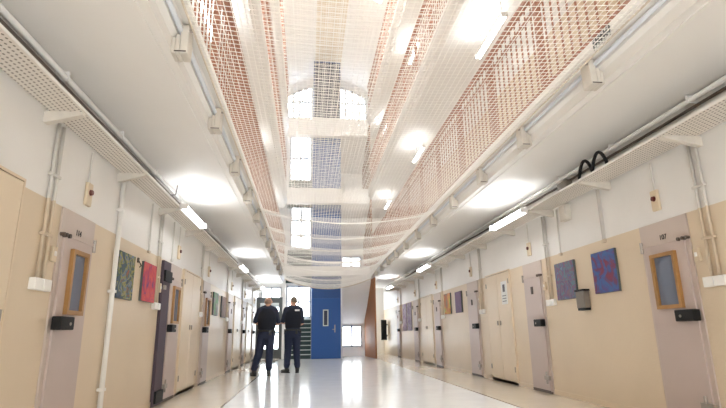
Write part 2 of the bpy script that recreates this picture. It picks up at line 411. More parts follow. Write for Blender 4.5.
# ------------------------------------------------------------------ cell doors
def text_mesh(body, size, name):
    cu = bpy.data.curves.new(name, 'FONT'); cu.body = body; cu.size = size; cu.extrude = .002; cu.align_x = 'CENTER'
    o = bpy.data.objects.new(name, cu); S.collection.objects.link(o)
    dg = bpy.context.evaluated_depsgraph_get(); me = bpy.data.meshes.new_from_object(o.evaluated_get(dg))
    bpy.data.objects.remove(o); return me
DN = [0]
def cell_door(s, y0, y1, label, number=None, window=True):
    DN[0] += 1
    d = root('door_%d' % DN[0], (wx(s, 0), (y0+y1)/2, 0), label, 'door', None, 'structure')
    w = y1-y0; ym = (y0+y1)/2
    part(MB().wb(s, y0, y1, 0, PAINT-.005, 0, .018), 'door_frame', M['mauve2'], d)
    part(MB().wb(s, y0+.05, y1-.05, .03, 1.80, .018, .04), 'door_leaf', M['mauve'], d, bevel=.004)
    part(MB().wb(s, y0+.07, y1-.01, 1.795, 1.825, .02, .046), 'strap_hinge', M['mauve2'], d)
    # bolt knobs at the near top corner, pin at the far one
    bo = MB()
    for yy, r in ((y0+.00, .016), (y0+.05, .019), (y0+.11, .020)):
        bo.tube([(wx(s, .02), yy, 1.80), (wx(s, .06), yy, 1.80)], r, 10)
    part(bo, 'top_bolt', M['iron'], d)
    part(MB().tube([(wx(s, .045), y1-.03, 1.74), (wx(s, .045), y1-.03, 1.86)], .016, 8), 'hinge_pin', M['steel'], d)
    part(MB().wb(s, y0+.0, y0+.16, .20, .26, .04, .075).tube([(wx(s, .05), y0+.12, .14), (wx(s, .05), y0+.12, .32)], .014, 8), 'bottom_bolt', M['steel'], d)
    part(MB().wb(s, y0+.05, y1-.05, .03, .045, .038, .045).wb(s, y0+.02, y1-.02, .0, .03, .018, .03), 'threshold', M['iron'], d)
    if window:
        a, b2 = y0+.18, y1-.17; z0, z1 = 1.13, 1.70; t = .038
        f = MB().wb(s, a, b2, z0, z0+t, .04, .075).wb(s, a, b2, z1-t, z1, .04, .075).wb(s, a, a+t, z0+t, z1-t, .04, .075).wb(s, b2-t, b2, z0+t, z1-t, .04, .075)
        fr = part(f, 'window_frame', M['wood'], d, label='varnished wood frame')
        part(MB().wb(s, a+t, b2-t, z0+t, z1-t, .041, .046), 'pane', M['pane'], fr)
    else:
        part(MB().wb(s, ym-.03, ym+.03, 1.52, 1.64, .04, .055), 'spyhole', M['iron'], d)
    lk = part(MB().wb(s, y0+.0, y0+.25, 1.0, 1.11, .04, .12), 'lock_box', M['black'], d, bevel=.008, label='black lock box')
    part(MB().tube([(wx(s, .12), y0+.17, 1.05), (wx(s, .126), y0+.17, 1.05)], .014, 10), 'keyhole', M['steel'], lk)
    if number:
        me = text_mesh(number, .075, 'number'); o = bpy.data.objects.new('number', me); C.objects.link(o); me.materials.append(M['black'])
        o.parent = d; o.location = Vector((wx(s, .020), ym, 1.845))-d.location
        o.rotation_euler = (math.pi/2, 0, math.pi/2 if s == 'L' else -math.pi/2)
        if s == 'R': pass
        WO[o.name] = WO[d.name]
    return d
def wall_button(s, y, label):
    b = root('call_button', (wx(s, 0), y, 2.16), label, 'call button', 'call buttons above the cell doors')
    part(MB().wb(s, y-.055, y+.055, 2.16, 2.385, 0, .035), 'plate', M['cream'], b, bevel=.008)
    part(MB().tube([(wx(s, .035), y, 2.29), (wx(s, .058), y, 2.29)], [.030, .024], 12), 'knob', M['red'], b, label='dark red knob')
    part(MB().tube([(wx(s, .012), y+.0, 2.385), (wx(s, .012), y, 2.70)], .009, 6), 'feed_conduit', M['conduit'], b)
def conduits(s, y, label, zlow=1.395, socket=True):
    p = root('conduit_pair', (wx(s, 0), y, zlow), label, 'conduit', 'conduit pairs beside the cell doors')
    for yy in (y-.045, y+.045):
        part(MB().tube([(wx(s, .02), yy, 2.70), (wx(s, .02), yy, zlow+.003)], .014, 8), 'pipe', M['conduit'], p, smooth=True)
    for zz in (1.75, 2.25): part(MB().wb(s, y-.075, y+.075, zz-.012, zz+.012, 0, .038), 'clip', M['conduit'], p)
    return p
def socket(s, y, label):
    b = root('socket_box', (wx(s, 0), y, 1.30), label, 'socket', 'sockets below the conduits')
    part(MB().wb(s, y-.13, y+.13, 1.30, 1.394, 0, .055), 'box', M['plastic'], b, bevel=.006)
    part(MB().wb(s, y+.0, y+.11, 1.31, 1.384, .055, .062), 'faceplate', M['plastic'], b)
def intercom(s, y, label):
    b = root('wall_plate', (wx(s, 0), y, 1.55), label, 'switch', 'small plates beside the cell doors')
    part(MB().wb(s, y-.035, y+.035, 1.55, 1.68, 0, .03), 'plate', M['cream'], b, bevel=.005)
    part(MB().wb(s, y-.015, y+.015, 1.60, 1.64, .03, .036), 'rocker', M['plastic'], b)
ordn = ['nearest', 'second', 'third', 'fourth', 'fifth', 'sixth']
RD = [(4.48, 5.20), (7.70, 8.41), (10.84, 11.60), (14.07, 14.82), (17.05, 17.85), (20.55, 21.30)]
LD = [(4.48, 5.16), (8.00, 8.74), (10.62, 11.37), (13.97, 14.80), (17.05, 17.80), (20.10, 20.85)]
desc_door = {('L', 0): 'mauve grey cell door numbered 114 with wood framed window, beside the left white pipe',
  ('L', 1): 'mauve grey cell door right after the narrow dark purple panel on the left wall',
  ('R', 0): 'mauve grey cell door numbered 107 with wood framed window, nearest on the right wall',
  ('R', 1): 'mauve grey cell door with black lock left of the two blue paintings'}
for s, D in (('L', LD), ('R', RD)):
    for i, (a, b2) in enumerate(D):
        lab = desc_door.get((s, i), '%s mauve grey cell door from the camera along the %s wall' % (ordn[i], SIDE[s]))
        num = '114' if (s, i) == ('L', 0) else '107' if (s, i) == ('R', 0) else None
        cell_door(s, a, b2, lab, num, window=(s == 'L' and i < 3) or (s == 'R' and i == 0))
        who = 'the cell door numbered %s' % num if num else 'the %s cell door along the %s wall' % (ordn[i], SIDE[s])
        wall_button(s, (a+b2)/2+.1 if s == 'L' else (a+b2)/2+.02, 'cream plate with dark red knob above %s' % who)
        off = {('L', 0): 4.255, ('L', 1): 7.40}.get((s, i), a-.24)
        conduits(s, off, 'thin conduit pair beside %s' % who)
        socket(s, off, 'white socket box beside %s' % who)
        intercom(s, a-.06 if (s, i) != ('L', 1) else 7.56, 'small cream plate beside the lock of %s' % who)

# narrow dark purple panel before the second left door
p = root('purple_panel', (XL, 7.78, 0), 'narrow dark purple metal panel with black hinges on the left wall', 'panel')
part(MB().wb('L', 7.59, 7.97, .0, 2.02, 0, .045), 'sheet', M['purple'], p, bevel=.004)
for z in (.04, 1.72): part(MB().wb('L', 7.60, 7.96, z, z+.16, .045, .075), 'hinge', M['black'], p)
part(MB().wb('L', 7.60, 7.70, 1.60, 1.66, .045, .07), 'latch', M['steel'], p)

def cupboard(s, y0, y1, label, nd=2, z1=2.06, note=False):
    c = root('service_cupboard', (wx(s, 0), (y0+y1)/2, 0), label, 'cupboard', 'beige service cupboards between the cell doors')
    part(MB().wb(s, y0, y1, .0, .05, 0, .012).wb(s, y0, y1, z1-.02, z1, 0, .03).wb(s, y0, y0+.02, .05, z1-.02, 0, .03).wb(s, y1-.02, y1, .05, z1-.02, 0, .03), 'frame', M['beige'], c)
    part(MB().wb(s, y0+.02, y1-.02, .05, z1-.02, 0, .008), 'dark_gap', M['seam'], c)
    w = (y1-y0-.04)/nd
    for k in range(nd):
        a = y0+.02+k*w; dr = part(MB().wb(s, a+.006, a+w-.006, .075, z1-.03, .008, .03), 'cupboard_door', M['beige'], c, bevel=.003)
        hy = a+w-.07 if k == 0 else a+.07
        part(MB().wb(s, hy-.012, hy+.012, 1.05, 1.13, .03, .05), 'handle', M['steel'], dr)
        for z in (.22, 1.80):
            hy = a+.03 if k == 0 else a+w-.03
            part(MB().tube([(wx(s, .034), hy, z), (wx(s, .034), hy, z+.09)], .012, 8), 'hinge', M['steel'], dr)
    return c
cupboard('L', 2.55, 3.84, 'large beige cupboard at the near left edge', 1, 2.09)
cupboard('L', 8.90, 10.28, 'beige double cupboard after the purple panel and second left door')
cupboard('L', 15.1, 16.6, 'beige double cupboard beyond the posters on the left wall')
cupboard('L', 18.2, 19.6, 'farthest beige double cupboard on the left wall behind the officers')
cupboard('R', 9.02, 10.30, 'beige double cupboard with a white notice on the right wall')
cupboard('R', 15.05, 16.6, 'farther beige double cupboard beyond the two small right wall posters')
nz = root('paper_notice', (wx('R', .031), 9.29, 1.43), 'white paper notice taped to the beige right wall cupboard', 'notice')
part(MB().wb('R', 9.15, 9.44, 1.43, 1.86, .031, .034), 'sheet', M['notice'], nz)
ik = MB().wb('R', 9.25, 9.36, 1.66, 1.80, .034, .0345)
for z in (1.48, 1.53, 1.58): ik.wb('R', 9.2, 9.40, z, z+.014, .034, .0345)
part(ik, 'printing', M['ink'], nz)

# ------------------------------------------------------------------ pictures on the walls
def picture(name, s, y0, y1, z0, z1, cols, sc, seed, label, cat='painting', d=.03):
    t = root(name, (wx(s, 0), (y0+y1)/2, z0), label, cat)
    part(MB().wb(s, y0, y1, z0, z1, 0, d), 'stretcher', M['frame_dark'], t)
    part(MB().wb(s, y0+.004, y1-.004, z0+.004, z1-.004, d, d+.004), 'canvas', painting(name+str(seed), cols, sc, seed), t)
    return t
picture('painting', 'L', 5.84, 6.38, 1.36, 1.885, [(.02,.03,.05), (.05,.08,.16), (.04,.09,.06), (.34,.30,.07), (.10,.16,.30), (.06,.11,.07), (.36,.08,.06)], 8, 3, 'painting in dark greens and blues on the left wall beside the white pipe')
picture('painting', 'L', 6.72, 7.28, 1.38, 1.885, [(.10,.04,.16), (.36,.03,.10), (.50,.045,.07), (.58,.09,.06), (.36,.04,.14), (.14,.06,.24)], 5, 8, 'red and purple abstract painting on the left wall')
picture('painting', 'R', 6.68, 7.24, 1.365, 1.90, [(.05,.07,.16), (.16,.07,.16), (.08,.20,.24), (.22,.08,.14), (.08,.12,.25), (.14,.26,.28)], 7, 12, 'mottled teal and purple painting above the grey wall box')
picture('painting', 'R', 5.70, 6.22, 1.38, 1.90, [(.20,.02,.05), (.18,.03,.08), (.06,.07,.24), (.04,.12,.34), (.06,.08,.24), (.17,.03,.08), (.2,.02,.05)], 4.2, 21, 'blue painting with dark red blooms beside the door numbered 107')
picture('poster', 'R', 12.05, 12.58, 1.40, 1.91, [(.10,.06,.12), (.16,.09,.18), (.10,.07,.16)], 4, 31, 'plain dark purple picture, right one of the small pair on the right wall', 'poster')
picture('poster', 'R', 13.02, 13.63, 1.40, 1.94, [(.10,.28,.12), (.40,.38,.05), (.55,.22,.06), (.35,.12,.05), (.08,.22,.14)], 2.4, 42, 'green, yellow and orange picture, left one of the small pair on the right wall', 'poster')
picture('poster', 'R', 18.25, 19.05, 1.02, 2.02, [(.34,.28,.36), (.46,.42,.48), (.22,.14,.30), (.40,.36,.42)], 5, 51, 'nearer tall lavender poster far along the right wall', 'poster', .012)
picture('poster', 'R', 19.2, 20.0, 1.02, 2.02, [(.34,.28,.36), (.46,.42,.48), (.25,.12,.28), (.42,.36,.40)], 5, 57, 'farther tall lavender poster far along the right wall', 'poster', .012)
picture('poster', 'L', 11.75, 12.34, 1.39, 1.90, [(.22,.20,.22), (.30,.26,.30), (.10,.36,.14), (.30,.28,.28)], 3, 63, 'grey and green picture on the left wall, first past the third cell door', 'poster')
picture('poster', 'L', 12.86, 13.52, 1.38, 1.89, [(.20,.11,.09), (.28,.17,.14), (.16,.10,.10)], 4, 71, 'brown picture on the left wall just before the fourth cell door', 'poster')
t = root('letter_box', (XR, 6.5, 1.19), 'grey brown metal wall box between and below the two blue paintings', 'wall box')
part(MB().wb('R', 6.41, 6.62, 1.22, 1.44, 0, .085), 'body', M['greybrown'], t, bevel=.006)
part(MB().wb('R', 6.40, 6.63, 1.44, 1.465, 0, .092), 'lid', M['black'], t)
part(MB().wb('R', 6.42, 6.61, 1.19, 1.22, 0, .08), 'base', M['black'], t)
t = root('wall_hook', (XL, 6.55, 1.78), 'small dark hook on the left wall between two paintings', 'hook')
part(MB().wb('L', 6.53, 6.57, 1.84, 1.90, 0, .02), 'plate', M['iron'], t); part(MB().tube([(XL+.02, 6.55, 1.86), (XL+.05, 6.55, 1.80), (XL+.03, 6.55, 1.78)], .008, 6), 'prong', M['iron'], t)
t = root('black_board', (3.56, 24.0, .63), 'black upright board jutting from the right wall at the aisle end', 'board')
part(MB().box(3.42, 3.68, 23.97, 24.05, .63, 1.55), 'panel', M['black'], t, bevel=.01)
part(MB().box(3.68, 3.73, 23.99, 24.03, .8, .86).box(3.68, 3.73, 23.99, 24.03, 1.3, 1.36), 'bracket', M['iron'], t)

# white floor-to-tray pipe on the left, plus single thin drops
t = root('white_pipe', (XL, 5.725, 0), 'white vertical pipe from floor to cable tray on the left wall', 'pipe')
part(MB().tube([(XL+.04, 5.725, 0.002), (XL+.04, 5.725, 2.695)], .026, 12), 'pipe', M['plastic'], t, smooth=True)
for z in (.4, 1.4, 2.3): part(MB().wb('L', 5.69, 5.76, z, z+.03, 0, .07), 'clamp', M['plastic'], t)
for s, y, z0, lab in (('L', 6.92, 2.05, 'thin white conduit stub dropping to the beige line over the red painting'),
                      ('L', 8.08, 2.10, 'thin white conduit stub over the door beside the purple panel'),
                      ('R', 7.03, 2.04, 'thin white conduit stub dropping to the beige line over the mottled painting'),
                      ('R', 5.90, 2.03, 'double white conduit stub dropping over the blue painting with red blooms')):
    t = root('conduit_stub', (wx(s, 0), y, z0), lab, 'conduit', 'short conduit drops')
    for dy in ((-.02, .02) if y == 5.90 else (0,)):
        part(MB().tube([(wx(s, .014), y+dy, z0), (wx(s, .014), y+dy, 2.70)], .011, 8), 'pipe', M['conduit'], t)
    part(MB().wb(s, y-.035, y+.035, z0-.03, z0+.004, 0, .03), 'end_cap', M['conduit'], t)

# ------------------------------------------------------------------ overhead cable trays, lamps, pipes
for s, (do, br) in {'L': (.305, [2.4+1.62*k for k in range(12)]), 'R': (.40, [2.65+1.50*k for k in range(13)])}.items():
    t = root('cable_tray', (wx(s, .2), 10, 2.72), 'white perforated cable tray running along the %s wall under the ceiling' % SIDE[s], 'cable tray', 'perforated cable trays')
    part(MB().wb(s, YN+.05, 22.0, 2.72, 2.728, .035, do), 'perforated_bottom', M['tray'], t)
    part(MB().wb(s, YN+.05, 22.0, 2.728, 2.75, do-.006, do), 'outer_flange', M['white'], t)
    part(MB().wb(s, YN+.05, 22.0, 2.728, 2.75, .035, .041), 'inner_flange', M['white'], t)
    for y in br:
        b = part(MB().prism([(wx(s, 0), 2.62), (wx(s, .02), 2.62), (wx(s, do-.01), 2.69), (wx(s, do-.01), 2.719), (wx(s, 0), 2.719)], 'Y', y-.03, y+.03), 'bracket', M['boxgrey'], t)
    # pipes in the corner above the tray
    q = root('ceiling_pipe', (wx(s, .07), 10, 3.04), 'pale pipe running in the corner above the %s cable tray' % SIDE[s], 'pipe', 'corner pipes')
    part(MB().tube([(wx(s, .07), YN+.05, 3.075), (wx(s, .07), 22, 3.075)],   .026, 10), 'pipe', M['white'], q, smooth=True)
    for k in range(16): y = 1.5+1.3*k; part(MB().wb(s, y-.012, y+.012, 3.044, 3.128, 0, .10), 'clip', M['white'], q)
    for d, z, r_, mm, nm in ([(.055, 2.985, .032, 'iron', 'dark brown'), (.030, 2.90, .022, 'black', 'black')] if s == 'L' else [(.030, 3.01, .016, 'iron', 'dark brown')]):
        pts = [(wx(s, d+.006*math.sin(y*1.7)), y, z+.006*math.sin(y*2.3)) for y in [YN+.1+i*.5 for i in range(50)]]
        tag(MB().tube(pts, r_, 8).build('power_cable', M[mm], smooth=True), '%s cable run along the %s wall above the tray' % (nm, SIDE[s]), 'cable', 'cables above the trays')
for kf in range(3):
    for s in 'LR':
        for i, y in enumerate((7.15, 13.35, 19.4)):
            z = 2.66+STOREY*kf; L_ = 1.38
            d = .31 if s == 'L' else .405
            place = ('ground floor', 'first upper floor', 'second upper floor')[kf]
            t = root('fluorescent_lamp', (wx(s, d+.05), y+L_/2, z), '%s lit fluorescent lamp on the %s wall side, %s' % (('nearest', 'middle', 'farthest', 'hindmost')[i], SIDE[s], place), 'lamp', 'fluorescent lamps under the galleries')
            part(MB().wb(s, y, y+L_, z+.015, z+.125, d, d+.025), 'housing', M['white'], t)
            x = wx(s, d+.07)
            part(MB().tube([(x, y+.02, z+.07), (x, y+L_-.02, z+.07)], .029, 12), 'lamp_tube', M['tube'], t, smooth=True)
            for a in (y, y+L_-.02): part(MB().wb(s, a, a+.02, z+.03, z+.11, d+.025, d+.11), 'end_cap', M['plastic'], t)
            if kf:   # upper lamps hang from the slab by two stems
                for a in (y+.2, y+L_-.23): part(MB().wb(s, a, a+.03, z+.125, CEIL+STOREY*kf-.001, d, d+.02), 'stem', M['white'], t)
# odds and ends above and below the right tray
t = root('junction_box', (XR, 6.62, 2.86), 'dark brown box on the wall above the right tray', 'junction box'); part(MB().wb('R', 6.48, 6.76, 2.82, 3.02, 0, .10), 'box', M['greybrown'], t, bevel=.01); part(MB().wb('R', 6.5, 6.74, 2.84, 3.0, .10, .106), 'cover', M['greybrown'], t)
t = root('junction_box', (XR, 6.7, 2.46), 'putty coloured box on the white wall just below the right tray', 'junction box'); part(MB().wb('R', 6.62, 6.80, 2.46, 2.69, 0, .09), 'box', M['boxgrey'], t, bevel=.01); part(MB().wb('R', 6.64, 6.78, 2.48, 2.67, .09, .096), 'cover', M['boxgrey'], t)
pts = [(XR-.30, 5.18+.62*i/40, 2.79+.20*abs(math.sin(i/40*2*math.pi))**.7) for i in range(41)]
tag(MB().tube(pts, .020, 8).build('cable_loop', M['black'], smooth=True), 'black cable making two loops above the right tray', 'cable')
pts = [(XL+.29, 6.7+.02*i, 2.765+.006*i) for i in range(14)]
tag(MB().tube(pts+[(XL+.30, 6.99, 2.99)], .007, 6).build('loose_wire', M['iron'], smooth=True), 'loose dark wire end sticking up from the left tray', 'cable')

# ------------------------------------------------------------------ gallery edges: conduits, anchor boxes
for s, gx, sg in (('L', GL, 1), ('R', GR, -1)):
    x = gx+sg*.042
    tag(MB().tube([(x+sg*.024, YN+.1, CEIL+.165), (x+sg*.024, 20.2, CEIL+.165)], .022, 10).build('edge_conduit', M['galv'], smooth=True), 'pale bluish conduit along the lower edge of the %s gallery' % SIDE[s], 'conduit', 'gallery edge conduits')
    for k in range(11):
        y = (3.72 if s == 'L' else 3.95)+1.53*k
        t = root('anchor_box', (gx+sg*.06, y, CEIL-.02), '%s putty coloured box along the %s gallery edge' % (['nearest','second','third','fourth','fifth','sixth','seventh','eighth','ninth','tenth','farthest'][k], SIDE[s]), 'junction box', 'boxes along the gallery edges')
        part(MB().box(gx+sg*.001, gx+sg*.034, y-.075, y+.075, CEIL-.04, CEIL+.10).box(gx+sg*.068, gx+sg*.13, y-.075, y+.075, CEIL-.04, CEIL+.215).box(gx+sg*.034, gx+sg*.068, y-.075, y+.075, CEIL-.04, CEIL+.128), 'housing', M['boxgrey'], t, bevel=.01)
        part(MB().box(gx+sg*.03, gx+sg*.12, y-.076, y-.082, CEIL-.03, CEIL-.022), 'slot', M['iron'], t)
        part(MB().tube([(gx+sg*.13, y-.05, CEIL+.17), (gx+sg*.155, y-.05, CEIL+.17)], .012, 8), 'eye_bolt', M['steel'], t)
t = root('mesh_patch', (RRX-.05, 3.58, CEIL+.235), 'small grey wire mesh patch on the right gallery edge', 'mesh patch')
mm = MB()
for i in range(7): mm.box(RRX-.053, RRX-.058, 3.46+.04*i-.005, 3.46+.04*i+.005, CEIL+.19, CEIL+.30)
for i in range(4): mm.box(RRX-.053, RRX-.058, 3.45, 3.71, CEIL+.195+.03*i, CEIL+.203+.03*i)
part(mm, 'wires', M['frame_dark'], t)

# ------------------------------------------------------------------ railings
def railing(s, x, kf):
    z0 = CEIL+.30+STOREY*kf; sg = 1 if s == 'L' else -1
    fl = ('first', 'second', 'third')[kf]
    t = root('gallery_railing', (x, 10, z0), 'oxide red barred railing of the %s gallery on the %s upper floor' % (SIDE[s], fl), 'railing', 'oxide red gallery railings')
    y0, y1 = -1.27, 20.3
    part(MB().box(x-.035, x+.035, y0, y1, z0+1.27, z0+1.32), 'top_rail', M['rust'], t)
    part(MB().box(x-.015, x+.015, y0, y1, z0+1.05, z0+1.08), 'middle_rail', M['rust'], t)
    part(MB().box(x-.02, x+.02, y0, y1, z0+.05, z0+.08), 'bottom_rail', M['rust'], t)
    yy = [4.72+1.5*k for k in range(-4, 11)]
    if kf == 0:
        for y in yy: part(MB().box(x-.03, x+.03, y-.035, y+.035, z0, z0+1.27), 'post', M['rust'], t)
    else:
        mb = MB()
        for y in yy: mb.box(x-.03, x+.03, y-.035, y+.035, z0, z0+1.27)
        part(mb, 'posts', M['rust'], t, stuff=True)
    bars = [y+.15*j for y in yy for j in range(1, 10) if y+.15*j < 20.28]
    vis = [y for y in bars if y > 2.6]
    if kf == 0:
        base = None
        for y in vis[:100]:
            if base is None: base = part(MB().tube([(x, y, z0+.08), (x, y, z0+1.05)], .0115, 6), 'bar', M['rust'], t); by = y
            else:
                o = base.copy(); C.objects.link(o); o.parent = t; o.location = (0, y-by, 0)
        rest = [y for y in bars if y not in vis[:100]]
    else: rest = bars
    mb = MB()
    for y in rest: mb.tube([(x, y, z0+.08), (x, y, z0+1.05)], .0115, 5)
    part(mb, 'more_bars', M['rust'], t, stuff=True)
    mb = MB()
    for y in bars: mb.tube([(x, y, z0+1.08), (x, y, z0+1.27)], .010, 5)
    part(mb, 'upper_bars', M['rust'], t, stuff=True)
for kf in range(3):
    railing('L', RL, kf); railing('R', RRX, kf)

# ------------------------------------------------------------------ safety net
def net(name, xs, ys, zf, r, label, group=None):
    v = []; f = []
    def strand(pts):
        n0 = len(v)
        for i, p in enumerate(pts):
            a = pts[min(i+1, len(pts)-1)]; b2 = pts[max(i-1, 0)]
            t = Vector(a)-Vector(b2); t.normalize()
            u = t.cross(Vector((0, 0, 1))); u.normalize(); w = u.cross(t)
            for c, d in ((1, 0), (-.5, .866), (-.5, -.866)):
                q = Vector(p)+u*(c*r)+w*(d*r); v.append(tuple(q))
        for i in range(len(pts)-1):
            for j in range(3):
                A = n0+3*i+j; B = n0+3*i+(j+1) % 3
                f.append((A, B, B+3, A+3))
    for x in xs: strand([(x, y, zf(x, y)) for y in ys])
    for y in ys: strand([(x, y, zf(x, y)) for x in xs])
    me = bpy.data.meshes.new(name); me.from_pydata(v, [], f); me.update(); me.materials.append(M['net'])
    o = bpy.data.objects.new(name, me); C.objects.link(o); WO[o.name] = (0, 0, 0)
    return o
NX0, NX1, NY1 = GL+.16, GR-.16, 20.2
XM, HW = (NX0+NX1)/2, (NX1-NX0)/2
FOLDS = (9.5, 11.2, 12.9, 14.7, 16.7, 18.6)
def net_z(x, y):
    u = max(0, 1-((x-XM)/HW)**2)
    e = 3.30-.18*max(0, (y-16)/4.2)**1.5
    base = .10+.20*min(1, max(0, (y-6)/14))
    dip = 0
    for k, q in enumerate(FOLDS):                 # the net hangs lowest along six slack folds
        d = abs(y-q-.05*math.sin(x*2.3+k)); w = .62
        if d < w: dip += .15*(1-d/w)**1.6*(.75+.25*math.sin(k*2.1+1))
    tail = .10*max(0, (y-19.75)/.45)**1.3
    return e-base*u-dip*u**.55-tail*(.25+u)
NP = 68
xs = [NX0+(NX1-NX0)*i/NP for i in range(NP+1)]
ys = []; y = 1.6
while y < NY1:
    ys.append(y)
    y += .018 if y > NY1-.42 else .026 if any(abs(y-q) < .17 for q in FOLDS) else .062
t = net('safety_net', xs, ys, net_z, .0036, '')
tag(t, 'ivory safety net stretched over the well between the first galleries, sagging far off', 'net')
for nm, pts in (('hem_rope', [(x, ys[-1], net_z(x, ys[-1])-.01) for x in xs]),):
    o = part(MB().tube(pts, .022, 8), nm, M['netdark'], t, smooth=True)
for x in (NX0, NX1):
    part(MB().tube([(x, y, net_z(x, y)) for y in ys[::6]], .010, 6), 'edge_rope', M['netdark'], t)

for kf, fl in ((1, 'second'), (2, 'third')):
    zz = CEIL+.17+STOREY*kf
    o = net('safety_net', [NX0+(NX1-NX0)*i/40 for i in range(41)], [5.0+.10*i for i in range(153)], lambda x, y: zz-.12*max(0, 1-((x-XM)/HW)**2), .0042, '')
    tag(o, 'ivory safety net stretched across the well at the %s gallery level' % fl, 'net')

# ------------------------------------------------------------------ blue shaft, stairs, end partitions
SX0, SX1, SY = .14, 1.35, 20.75
struct('wall_shaft', MB().box(SX0, SX1, SY, 22.2, 0, 13.08), M['blue'], 'tall blue lift shaft rising through the stairwell', 'shaft')
struct('trim_6', MB().box(SX0+.04, SX1-.04, SY-.02, SY-.001, 10.2, 13.0), M['facing'], 'dark navy grille panel at the top of the blue shaft', 'facing')  # thin dark navy panel over the upper shaft, making its front darker
d = root('door_13', ((SX0+SX1)/2, SY, 0), 'blue shaft door with a narrow window beside the officers', 'door', None, 'structure')
part(MB().box(SX0+.03, SX1-.03, SY-.03, SY, .01, 2.35), 'door_leaf', M['blue'], d, bevel=.006)
part(MB().box(SX0+.03, SX1-.03, SY-.03, SY, 2.36, 3.1), 'top_panel', M['blue2'], d)
f = MB().box(.60, .64, SY-.045, SY-.03, 1.25, 1.90).box(.78, .82, SY-.045, SY-.03, 1.25, 1.90).box(.64, .78, SY-.045, SY-.03, 1.25, 1.29).box(.64, .78, SY-.045, SY-.03, 1.86, 1.90)
fr = part(f, 'window_frame', M['nosing'], d); part(MB().box(.64, .78, SY-.04, SY-.032, 1.29, 1.86), 'pane', M['facing'], fr)
part(MB().box(1.06, 1.10, SY-.05, SY-.03, 1.0, 1.3).tube([(1.08, SY-.05, 1.12), (1.08, SY-.085, 1.12), (.98, SY-.085, 1.12)], .013, 8), 'handle', M['steel'], d)
part(MB().box(SX1-.03, SX1+.03, SY-.04, SY, 0, 3.1), 'edge_strip', M['frame_white'], d)
def stairs(z, label):
    t = root('staircase', (-.42, 21.0, z), label, 'stairs', 'dark stair flights left of the shaft')
    for i in range(9):
        y = 20.95+.16*i; zz = z+.175*(i+1)
        st = part(MB().box(-.925, SX0-.01, y, y+.155, zz-.20, zz-.03), 'step', M['darkgreen'], t)
        part(MB().box(-.925, SX0-.01, y-.02, y+.16, zz-.03, zz), 'nosing', M['nosing'], st)
    part(MB().prism([(20.93, z+.0), (20.93, z+.25), (22.36, z+1.85), (22.36, z+1.55)], 'X', SX0-.009, SX0-.002), 'stringer', M['frame_white'], t)
    return t
stairs(0, 'dark green stairs with pale nosings behind the second officer')
stairs(3.02, 'dark stair flight one floor up, seen through the sagging net')
stairs(6.22, 'dark stair flight two floors up below the four-pane window')
def soffit(z, label):
    t = root('stair_flight', (2, 21.5, z), label, 'stairs', 'white stair undersides right of the shaft')
    q = MB(); q.v = [(SX1+.02, 20.68, z+3.02), (2.60, 20.68, z+3.02), (2.43, 22.38, z+1.36), (SX1+.02, 22.38, z+1.36), (SX1+.02, 20.68, z+3.2), (2.60, 20.68, z+3.2), (2.43, 22.38, z+1.52), (SX1+.02, 22.38, z+1.52)]
    q.f = [(0,3,2,1),(4,5,6,7),(0,1,5,4),(1,2,6,5),(2,3,7,6),(3,0,4,7)]
    part(q, 'soffit', M['white'], t)
    for i in range(9):
        y = 22.38-.187*i
        part(MB().box(SX1+.03, 2.40, y-.187, y, z+1.60+.178*i, z+1.76+.178*i), 'step', M['darkgreen'], t)
    return t
soffit(0, 'white sloping underside of the stair flight right of the blue door')
soffit(STOREY, 'white sloping stair underside one floor up, right of the blue shaft')
soffit(STOREY*2, 'white sloping stair underside two floors up, right of the blue shaft')
for kf in range(3):
    z = STOREY*kf+(.02 if kf else 0)
    zt = CEIL-.03 if kf == 0 else CEIL+STOREY*kf-.03
    zb = z if kf == 0 else CEIL+.32+STOREY*(kf-1)
    y0 = 19.95 if kf == 0 else 20.68
    tag(MB().prism([(2.61, y0), (2.66, y0), (2.51, 22.38), (2.46, 22.38)], 'Z', zb, zt).build('wooden_partition', M['brown']),
        ('brown wooden panel beside the stairs at the mouth of the right aisle', 'brown panel beside the stairs one floor up', 'brown panel beside the stairs two floors up')[kf], 'panel', 'brown panels beside the stairs')
# left aisle screen: dark glazed door under a transom, white post
d = root('door_14', (-1.6, 21.3, 0), 'dark framed glazed door at the end of the left aisle behind the first officer', 'door', None, 'structure')
part(MB().box(-2.10, -2.02, 21.27, 21.33, 0, 2.44).box(-1.12, -1.05, 21.27, 21.33, 0, 2.44).box(-2.02, -1.12, 21.27, 21.33, 2.22, 2.44), 'door_frame', M['frame_dark'], d)
lf = part(MB().box(-2.02, -1.95, 21.28, 21.32, .02, 2.22).box(-1.19, -1.12, 21.28, 21.32, .02, 2.22).box(-1.95, -1.19, 21.28, 21.32, .02, .36).box(-1.95, -1.19, 21.28, 21.32, 1.0, 1.06), 'door_leaf', M['frame_dark'], d)
part(MB().box(-1.95, -1.19, 21.295, 21.305, .36, 1.0).box(-1.95, -1.19, 21.295, 21.305, 1.06, 2.22), 'pane', M['glass'], lf)
part(MB().tube([(-1.16, 21.25, .9), (-1.16, 21.25, 1.25)], .014, 8), 'pull_handle', M['steel'], lf)
struct('trim_5', MB().box(-1.04, -.94, 21.2, 21.4, 0, CEIL), M['white'], 'white post between the dark glazed door and the stairs', 'post')

